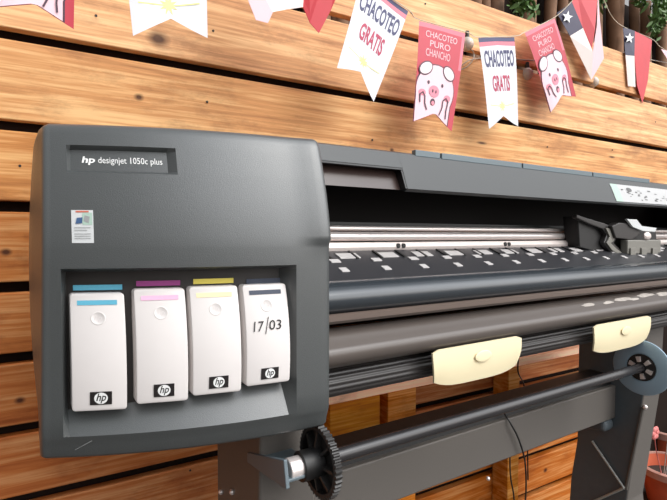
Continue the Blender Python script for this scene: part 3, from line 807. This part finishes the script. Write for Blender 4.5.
# gear
bm = bmesh.new(); nT = 44; R0, R1 = .0440, .0462; gx0, gx1 = .303, .313
def gear_ring(x, sc=1):
    out = []
    for k in range(nT*4):
        a = 2*PI*k/(nT*4); r_ = (R1 if k % 4 in (1, 2) else R0)*sc; out.append((x, SY+r_*math.cos(a), za+r_*math.sin(a)))
    return [bm.verts.new(p) for p in out]
def circ_ring(x, r_): return [bm.verts.new((x, SY+r_*math.cos(2*PI*k/(nT*4)), za+r_*math.sin(2*PI*k/(nT*4)))) for k in range(nT*4)]
rings = [circ_ring(gx0+.009, .012), circ_ring(gx0+.009, .037), circ_ring(gx0+.001, .0385), circ_ring(gx0, .042), gear_ring(gx0+.001), gear_ring(gx1), circ_ring(gx1, .041), circ_ring(gx1-.004, .012)]
for a in range(len(rings)):
    A2, B2 = rings[a], rings[(a+1) % len(rings)]
    for k in range(nT*4): bm.faces.new((A2[k], A2[(k+1) % (nT*4)], B2[(k+1) % (nT*4)], B2[k]))
ge = obj('gear', bm, M['gear'], SP, smooth=25)
for k in range(8):
    a = 2*PI*k/8; bm = bmesh.new(); c, s = math.cos(a), math.sin(a)
    p0, p1_ = Vector((0, c*.017, s*.017)), Vector((0, c*.0375, s*.0375)); t_ = Vector((0, -s, c))*.0018
    base = Vector((gx0+.009, SY, za)); top_ = Vector((gx0+.001, SY, za)); topi = Vector((gx0-.003, SY, za))
    v = [base+p0-t_, base+p0+t_, base+p1_+t_, base+p1_-t_, topi+p0-t_, topi+p0+t_, top_+p1_+t_, top_+p1_-t_]
    v = [bm.verts.new(x_) for x_ in v]
    for f in ((0,1,2,3), (4,7,6,5), (0,4,5,1), (1,5,6,2), (2,6,7,3), (3,7,4,0)): bm.faces.new([v[i] for i in f])
    obj('gear_rib', bm, M['gear'], ge)
# disc flange
dc = atY(641.5, 368, SY); dx = dc.x
R_ = .0595; ri = .0285
bm = bmesh.new(); lathe(bm, [(ri, 0), (ri+.003, -.003), (R_*.92, -.0035), (R_, -.0015), (R_, .0015), (R_*.9, .003), (ri, .003)], (dx, SY, za), 64, 'x')
dsk = obj('flange_disc', bm, M['disc'], SP, smooth=40, label='blue grey round flange disc')
bm = bmesh.new(); cylx(bm, dx-.002, dx+.012, SY, za, ri+.0005, 40); hb = obj('hub', bm, M['gear'], dsk, smooth=40)
for k in range(6):
    a = 2*PI*k/6+.3; bm = bmesh.new(); c, s = math.cos(a), math.sin(a); rad = Vector((0, c, s)); t_ = Vector((0, -s, c))
    P0 = Vector((dx-.0022, SY, za)); v = []
    for xo in (0, -.005):
        for (r_, w_) in ((.0125, -.003), (.0125, .003), (.024, .0045), (.024, -.0045)): v.append(bm.verts.new(P0+rad*r_+t_*w_+Vector((xo, 0, 0))))
    for f in ((0,1,2,3), (4,7,6,5), (0,4,5,1), (1,5,6,2), (2,6,7,3), (3,7,4,0)): bm.faces.new([v[i] for i in f])
    obj('hub_lug', bm, M['alu'], hb, label='pale hub lug')

# --- cables
def cable(pts, r, label, nm='power_cable', m='blackcable'):
    bm = bmesh.new(); tube(bm, spline(pts, 8), r, 10); return tag(obj(nm, bm, M[m], None, smooth=60), label, 'cable')
cable([(atY(500, 402, .70)), atY(504, 413, .66), atY(511, 424, .642), atY(519, 440, .640), atY(525, 462, .641), atY(526, 490, .644), (atY(524, 520, .66)), atY(522, 620, .70)], .0018, 'black cable arching over the grey cross beam')
cable([atY(510, 440, .735), atY(510, 466, .735), atY(511, 480, .735), atY(514, 500, .738), atY(513, 540, .74), atY(513, 640, .74)], .0018, 'black cable hanging straight down behind the cross beam')
cable([atY(519, 352, .80), atY(518, 371, .82), atY(523, 382, .84), atY(525, 392, .85), atY(527, 420, .86), atY(528, 480, .86)], .002, 'thin black cable dangling in front of the wall under the right cream tab')

# --- terracotta pots
def pot(px, py, Y, r, h, label, grp='terracotta pots', flower=False):
    p = atY(px, py, Y)
    t = thing('terracotta_pot', (p.x, p.y, 0), label, 'flower pot', grp)
    bm = bmesh.new(); lathe(bm, [(r*.70, .0), (r*.93, h*.84), (r*.88, h*.97), (r*.85, h*.80), (r*.62, .012), (.001, .012), (.001, 0)], (p.x, p.y, 0), 40); obj('pot_body', bm, M['terracotta'], t, smooth=40)
    bm = bmesh.new(); lathe(bm, [(r*.9, h*.80), (r*1.04, h*.82), (r*1.04, h*.98), (r*.98, h), (r*.92, h), (r*.90, h*.82)], (p.x, p.y, 0), 40); obj('rim', bm, M['rim'], t, smooth=40)
    bm = bmesh.new(); lathe(bm, [(r*.84, h*.67), (.001, h*.70), (.001, h*.65), (r*.84, h*.65)], (p.x, p.y, 0), 30); obj('soil', bm, M['soil'], t)
    return t, p
t, p = pot(674, 470, .80, .115, atY(672, 466, .80).z + .0, 'large orange terracotta pot with a pale rim beside the right stand leg')
bm = bmesh.new(); zt_ = t.location
h_ = atY(672, 466, .80).z
for k in range(3):
    tube(bm, spline([(p.x-.08+k*.012, p.y, h_*.88), (p.x-.085+k*.03, p.y-.01, h_+.08), (p.x-.09+k*.02, p.y-.02, h_+.2)], 5), .0015, 6)
obj('plant_stem', bm, M['rod'], t)
bm = bmesh.new(); c0 = atY(655, 433, .76)
for k in range(6):
    a = k*PI/3; 
    bmesh.ops.create_uvsphere(bm, u_segments=8, v_segments=6, radius=1, matrix=Matrix.Translation(c0+Vector((.013*math.cos(a), .004*math.sin(3*a), .013*math.sin(a)))) @ Matrix.Diagonal((.012, .006, .010, 1)))
tube(bm, spline([tuple(c0), (c0.x+.03, c0.y+.01, c0.z-.06), (p.x-.09, p.y, h_*.86)], 5), .0016, 6)
obj('blossom', bm, M['petal'], t, smooth=60, label='pink blossom')
pot(668, 505, .95, .10, .16, 'orange terracotta pot standing just behind the larger pot')
# dark low wall behind the pots
bm = bmesh.new(); box(bm, 1.853, 3.5, WY+.03, WY+.05, 0, .885); struct(wall_obj('wall_right', bm, M['backing']))

# ------------------------------------------------------------------ bunting
def pennant(TL, TR, BR, BL, Ys, notch, kind, label, fold=.006, group='bunting pennants', tilt=0):
    """corners in the photo with a distance each, mapped to one hanging piece of plastic"""
    P = [atY(*TL, Ys[0]), atY(*TR, Ys[1]), atY(*BR, Ys[2]), atY(*BL, Ys[3])]
    nrm = -(P[1]-P[0]).cross(P[3]-P[0]).normalized()
    if nrm.y > 0: nrm = -nrm
    def mp(s, t, lift=0):
        p = P[0]*(1-s)*(1-t)+P[1]*s*(1-t)+P[2]*s*t+P[3]*(1-s)*t
        w = fold*math.sin(s*PI*1.6+.5)*(.3+.7*t) + fold*.5*math.sin(t*PI*1.3)
        return p + nrm*(w+lift)
    bm = bmesh.new()
    ns, ntt = 16, 20
    def tend(s): return 1-(1-notch)*(1-abs(2*s-1))
    def base(col):
        g = {}
        for j in range(ntt+1):
            for i in range(ns+1):
                s = i/ns; t = tend(s)*j/ntt; g[i, j] = bm.verts.new(mp(s, t))
        for j in range(ntt):
            for i in range(ns):
                f = bm.faces.new((g[i, j], g[i+1, j], g[i+1, j+1], g[i, j+1])); s = (i+.5)/ns; t = tend(s)*(j+.5)/ntt
                f.material_index = col(s, t); f.smooth = True
    lay = [0]
    def shape(pts, mi, lv):
        # fan from the centre so that it follows folds
        cx = sum(p[0] for p in pts)/len(pts); cz = sum(p[1] for p in pts)/len(pts)
        c = bm.verts.new(mp(cx, cz, .0005*lv)); prev_ = None; n_ = len(pts)
        for q_ in range(1, 6):
            vs = [bm.verts.new(mp(cx+(a-cx)*q_/5, cz+(b-cz)*q_/5, .0005*lv)) for a, b in pts]
            for k in range(n_):
                f = bm.faces.new((c, vs[k], vs[(k+1) % n_])) if prev_ is None else bm.faces.new((prev_[k], vs[k], vs[(k+1) % n_], prev_[(k+1) % n_]))
                f.material_index = mi
            prev_ = vs
    def el(cx, cz, rx, rz, mi, lv, n=24, a0=0, clip=True):
        pts = []
        for k in range(n):
            a = 2*PI*k/n; x_ = rx*math.cos(a)*math.cos(a0)-rz/asp*math.sin(a)*math.sin(a0); y_ = rx*math.cos(a)*math.sin(a0)*asp+rz*math.sin(a)*math.cos(a0)
            s = min(.995, max(.005, cx+x_)); t = min(tend(s)-.004, max(.005, cz+y_)) if clip else cz+y_
            pts.append((s, t))
        shape(pts, mi, lv)
    def stroke(pts, wd, mi, lv):
        V = []
        for k, (a, b) in enumerate(pts):
            p0 = pts[max(0, k-1)]; p1 = pts[min(len(pts)-1, k+1)]
            dx_, dy_ = p1[0]-p0[0], (p1[1]-p0[1])*asp_inv; l = math.hypot(dx_, dy_) or 1
            nx_, ny_ = -dy_/l*wd, dx_/l*wd/asp_inv
            V.append((bm.verts.new(mp(a+nx_, b+ny_, .0005*lv)), bm.verts.new(mp(a-nx_, b-ny_, .0005*lv))))
        for k in range(len(V)-1):
            f = bm.faces.new((V[k][0], V[k+1][0], V[k+1][1], V[k][1])); f.material_index = mi
    def tx(s_, s0, s1, t0, t1, mi, lv, off=0):
        V, Fs, _ = text_geo(s_, 0, off); vs = [bm.verts.new(mp(s0+(s1-s0)*u, t1+(t0-t1)*v, .0005*lv)) for u, v in V]
        for f in Fs:
            try: bm.faces.new([vs[i] for i in f]).material_index = mi
            except ValueError: pass
    W_ = ((P[1]-P[0]).length+(P[2]-P[3]).length)/2; H_ = ((P[3]-P[0]).length+(P[2]-P[1]).length)/2
    asp = W_/H_   # t units per s unit
    asp_inv = H_/W_
    if kind == 'text':
        base(lambda s, t: 1 if t < .055 else (2 if t < .10 else 0))
        mats = [M['paper'], M['pnavy'], M['ppink'], M['pnavy'], M['pcrim'], M['psun']]
        tx('CHACOTEO', .08, .94, .14, .33, 3, 1, .03); tx('GRATIS', .22, .78, .42, .60, 4, 1, .03)
        n = 16
        shape([(.48+(.13 if k % 2 else .05)*math.cos(2*PI*k/n), .76+(.13 if k % 2 else .05)*asp*math.sin(2*PI*k/n)) for k in range(n)], 5, 1)
        stroke([(.1, .74), (.3, .755), (.48, .765), (.66, .755), (.9, .74)], .008, 5, 1)
    elif kind == 'pig':
        base(lambda s, t: 1 if t < .05 else (1 if (s > .93 and t < .4) else 0))
        mats = [M['pred'], M['ppink'], M['pigpink'], M['pigear'], M['pigsnout'], M['pigdark'], M['whiteplain']]
        mats[6] = M['ppale']
        tx('CHACOTEO', .14, .84, .075, .14, 6, 1, .0); tx('PURO', .24, .70, .165, .23, 6, 1); tx('CHANCHO', .16, .72, .255, .33, 6, 1)
        fc, ft = .45, .66; rx = .445; rz = rx*asp
        # body runs down to the cut edge
        for (m_, lv, e_) in ((5, 1, .02), (2, 3, 0)):
            L1 = [(max(.004, fc-rx-e_), ft), (max(.004, fc-rx-e_), 1)]; n_ = 14
            for a_ in range(n_):
                s0, s1 = max(.004, fc-rx*.98-e_)+(2*rx*.94+e_*2)*a_/n_, max(.004, fc-rx*.98-e_)+(2*rx*.94+e_*2)*(a_+1)/n_
                q_ = [bm.verts.new(mp(a, b, .0005*lv)) for a, b in ((s0, ft), (s1, ft), (s1, tend(s1)-.004), (s0, tend(s0)-.004))]
                bm.faces.new(q_).material_index = m_
        el(fc, ft, rx+.022, rz+.022*asp, 5, 1, 32); el(fc, ft, rx, rz, 2, 3, 32)
        for sx in (-1, 1):
            el(fc+sx*.27, ft-rz*.80, .16, .115*asp, 5, 4, a0=sx*.55); el(fc+sx*.27, ft-rz*.80, .138, .093*asp, 3, 5, a0=sx*.55)
            el(fc-.02+sx*.17, ft-rz*.28, .030, .034*asp, 5, 4, 12)
            el(fc+sx*.31, ft+rz*.15, .08, .055*asp, 4, 4)
        stroke([(.10, .80), (.09, .72), (.15, .695), (.20, .73), (.21, .80), (.27, .86)], .013, 5, 6)
        stroke([(.60, .88), (.66, .80), (.66, .73), (.73, .70), (.79, .73), (.77, .82), (.78, .90)], .013, 5, 6)
        el(fc-.04, ft+.005, .125, .10*asp, 4, 5); el(fc-.08, ft+.005, .018, .03*asp, 5, 6, 10); el(fc, ft+.005, .018, .03*asp, 5, 6, 10)
        el(fc-.05, ft+rz*.43, .06, .06*asp, 5, 5, 14); el(fc-.05, ft+rz*.47, .038, .036*asp, 4, 6, 12)
    elif kind == 'flag':
        base(lambda s, t: (1 if t < .42 else 0) if s < .5 else 2)
        mats = [M['flagwhite'], M['flagnavy'], M['flagred'], M['whiteplain']]
        shape([(.25+(.16 if k % 2 == 0 else .065)*math.sin(2*PI*k/10), .24-(.16 if k % 2 == 0 else .065)*asp*math.cos(2*PI*k/10)) for k in range(10)], 3, 1)
    me = bpy.data.meshes.new('pennant')
    # sheet thickness: a back skin a few tenths of a millimetre behind
    bm.to_mesh(me); bm.free()
    for m_ in mats: me.materials.append(m_)
    o = bpy.data.objects.new('pennant', me); C.objects.link(o)
    return tag(o, label, 'pennant', group)
Yp = .90
pennant((-18, -88), (76, -96), (74, 28), (-6, 8), (.72,)*4, .87, 'pig', 'red pig pennant cut by the top left corner of the photo', .004)
pennant((118, -92), (204, -96), (208.5, 37), (133, 36), (.72,)*4, .86, 'text', 'white pennant with a yellow sun, hanging above the ink station name plate', .004)
pennant((361, -22), (408.5, 11), (375, 101), (337, 68), (.84, .84, .82, .82), .86, 'text', 'large tilted white pennant reading chacoteo gratis', .004)
pennant((419, 21), (465.5, 33), (453, 131), (412.5, 122), (.88, .88, .87, .87), .87, 'pig', 'red pig pennant facing front between the two white chacoteo gratis pennants', .004)
pennant((478, 38), (514.5, 37), (519.5, 126), (489, 129), (.90, .90, .89, .89), .87, 'text', 'narrow straight white pennant reading chacoteo gratis', .004)
pennant((524.5, 33), (555, 18), (578, 96), (550, 113), (.91, .91, .90, .90), .88, 'pig', 'slanted pig pennant left of the folded starred flag', .006)
# folded starred flags
def folded(name_pts, label, star):
    bm = bmesh.new(); mats = [M['flagwhite'], M['flagnavy'], M['flagred'], M['whiteplain'], M['ppale']]
    for pts, Yl, mi in name_pts:
        A = [atY(x, y, Y) for (x, y), Y in zip(pts, Yl)]
        a = [bm.verts.new(p) for p in A]; f = bm.faces.new(a); f.material_index = mi
        b = [bm.verts.new(p+Vector((0, .0008, 0))) for p in A]; g = bm.faces.new(b[::-1]); g.material_index = mi
        for k in range(len(a)): bm.faces.new((a[k], b[k], b[(k+1) % len(a)], a[(k+1) % len(a)])).material_index = mi
    if not star: star = (0, 0, 0, 0, 0)
    (cx, cy_, r, Y, rot) = star
    pts = []
    for k in range(10):
        a = 2*PI*k/10+rot; rr_ = r if k % 2 == 0 else r*.42; pts.append(atY(cx+rr_*math.sin(a)*.85, cy_-rr_*math.cos(a), Y))
    if r:
        c = bm.verts.new(atY(cx, cy_, Y)); vs = [bm.verts.new(p) for p in pts]
        for k in range(10): bm.faces.new((c, vs[k], vs[(k+1) % 10])).material_index = 3
    me = bpy.data.meshes.new('pennant'); bm.to_mesh(me); bm.free()
    for m_ in mats: me.materials.append(m_)
    o = bpy.data.objects.new('pennant', me); C.objects.link(o); return tag(o, label, 'pennant', 'bunting pennants')
Y0 = .80
folded([([(243, -95), (258, -92), (263, -6), (273, 12), (268, 23), (256, 20), (248, 0)], (Y0, Y0, Y0, Y0, Y0, Y0, Y0), 4),
        ([(258, -92), (310, -88), (303, 7), (286, 9.5), (273, 12), (263, -6)], (Y0, Y0+.012, Y0+.012, Y0+.008, Y0, Y0), 0),
        ([(310, -88), (345, -85), (338, -6), (331, 10), (319, 33), (310, 23), (303, 7)], (Y0+.012, Y0-.01, Y0-.01, Y0-.005, Y0, Y0+.004, Y0+.012), 2)],
       'curled white pennant with a red point, above the right edge of the ink station', None)
Y0 = .92
folded([([(557, 13), (572, 2), (583, 28), (570, 36)], (Y0, Y0-.005, Y0-.005, Y0), 1),
        ([(570, 36), (583, 28), (593, 52), (591.5, 80)], (Y0, Y0-.005, Y0-.012, Y0), 0),
        ([(572, 2), (577, -8), (598, -8), (595, 30), (592, 48), (583, 28)], (Y0-.005, Y0-.005, Y0-.015, Y0-.018, Y0-.012, Y0-.005), 2),
        ([(598, -8), (600, 20), (604, 58), (591.5, 80), (593, 50), (597, 25)], (Y0-.015, Y0-.01, Y0, Y0, Y0-.012, Y0-.016), 4)],
       'folded navy, white and red flag pennant with a large white star', (567.5, 17, 6.5, Y0-.006, .2))
Y0 = .93
folded([([(623, 27), (635, 31), (634.5, 56), (625.5, 55)], (Y0, Y0-.008, Y0-.008, Y0), 1),
        ([(625.5, 55), (634.5, 56), (635.5, 87), (628, 86)], (Y0, Y0-.008, Y0-.008, Y0), 0),
        ([(635, 31), (652, 40), (648, 80), (642.5, 103), (637, 85), (634.5, 56)], (Y0-.008, Y0, Y0, Y0, Y0-.006, Y0-.008), 2)],
       'narrow folded flag pennant with a small star near the right edge', (629.5, 38, 5.5, Y0-.009, .1))
bm = bmesh.new(); Y0 = .94
A = [atY(661, 49, Y0), atY(672, 52, Y0), atY(680, 78, Y0), atY(668, 60, Y0)]
a = [bm.verts.new(p) for p in A]; b = [bm.verts.new(p+Vector((0, .0008, 0))) for p in A]; bm.faces.new(a); bm.faces.new(b[::-1])
for k in range(4): bm.faces.new((a[k], b[k], b[(k+1) % 4], a[(k+1) % 4]))
tag(obj('pennant', bm, M['ppale']), 'pale corner of a pennant cut by the right edge of the photo', 'pennant', 'bunting pennants')
# string of the bunting
bm = bmesh.new()
sp_ = [(-60, -90, .72), (-18, -88, .72), (76, -96, .72), (118, -92, .72), (204, -96, .72), (243, -95, .80), (345, -85, .80), (353, -50, .83), (362, -23, .84), (408, 9.5, .84), (419, 19.5, .878), (466, 32, .882), (478, 37, .90), (515, 36, .90), (525, 32, .91), (555, 17, .91), (572, 1, .917), (580, -10, .915), (598, -9, .905), (611, 15, .92), (623, 26.5, .928), (652, 39, .93), (662, 48, .94), (690, 62, .94)]
tube(bm, spline([atY(x, y, Y) + Vector((0, 0, 0)) for x, y, Y in sp_], 6), .0012, 6)
tag(obj('bunting_string', bm, M['rope'], None, smooth=60), 'thin pale string carrying the paper pennants', 'string')
# light string with clear bulbs
LS = thing('light_string', tuple(atY(560, 66, .965)), 'clear cable with small round glass bulbs strung along the wall behind the pennants', 'string lights')
bm = bmesh.new()
lp = [(440, 30), (462, 42), (474, 54), (468, 66), (458, 70), (470, 60), (492, 58), (527, 60), (560, 62), (592, 66), (612, 62), (630, 50), (652, 60), (690, 66)]
pts = [atY(x, y, .966 - (.012 if i % 2 else 0)) for i, (x, y) in enumerate(lp)]
tube(bm, spline(pts, 6), .0016, 8); obj('cable', bm, M['cable'], LS, smooth=60)
for (x, y) in ((527, 74), (593, 82), (652, 74), (467, 44)):
    c = atY(x, y, .955); bm = bmesh.new(); bmesh.ops.create_uvsphere(bm, u_segments=24, v_segments=14, radius=.019, matrix=Matrix.Translation(c)); bl_ = obj('bulb', bm, M['glass'], LS, smooth=60)
    bm = bmesh.new(); bmesh.ops.create_cone(bm, cap_ends=True, segments=16, radius1=.007, radius2=.006, depth=.018, matrix=Matrix.Translation(c+Vector((0, 0, .026)))); obj('socket', bm, M['socket'], bl_, smooth=40)

# ------------------------------------------------------------------ light
w = bpy.data.worlds.new('world'); bpy.context.scene.world = w; w.use_nodes = True
nt = w.node_tree; bg = nt.nodes['Background']
tc = nt.nodes.new('ShaderNodeTexCoord'); sx_ = nt.nodes.new('ShaderNodeSeparateXYZ'); cr = nt.nodes.new('ShaderNodeValToRGB')
nt.links.new(tc.outputs['Generated'], sx_.inputs[0]); nt.links.new(sx_.outputs['Z'], cr.inputs[0])
e = cr.color_ramp.elements; e[0].position = 0; e[0].color = (.62, .58, .55, 1); e[1].position = .75; e[1].color = (1.0, 1.03, 1.08, 1)
k = e.new(.2); k.color = (.9, .89, .88, 1)
nt.links.new(cr.outputs[0], bg.inputs[0])
# the sky is brightest around the hazy sun
dp = nt.nodes.new('ShaderNodeVectorMath'); dp.operation = 'DOT_PRODUCT'; nt.links.new(tc.outputs['Generated'], dp.inputs[0])
dp.inputs[1].default_value = Vector((.40, -.66, .56)).normalized()
mr_ = nt.nodes.new('ShaderNodeMapRange'); mr_.interpolation_type = 'SMOOTHSTEP'; nt.links.new(dp.outputs['Value'], mr_.inputs[0])
mr_.inputs[1].default_value = .62; mr_.inputs[2].default_value = 1.0; mr_.inputs[3].default_value = .80; mr_.inputs[4].default_value = 7.5
nt.links.new(mr_.outputs[0], bg.inputs[1])
s = bpy.data.lights.new('sun', 'SUN'); s.energy = 1.3; s.angle = math.radians(16); s.color = (1, .95, .86)
so = bpy.data.objects.new('sun', s); C.objects.link(so); so.rotation_euler = Vector((.36, -.58, .72)).to_track_quat('Z', 'Y').to_euler()
sc = bpy.context.scene
sc.view_settings.view_transform = 'Standard'; sc.view_settings.look = 'None'; sc.view_settings.gamma = 1; sc.view_settings.exposure = -.62
sc.view_settings.use_curve_mapping = False
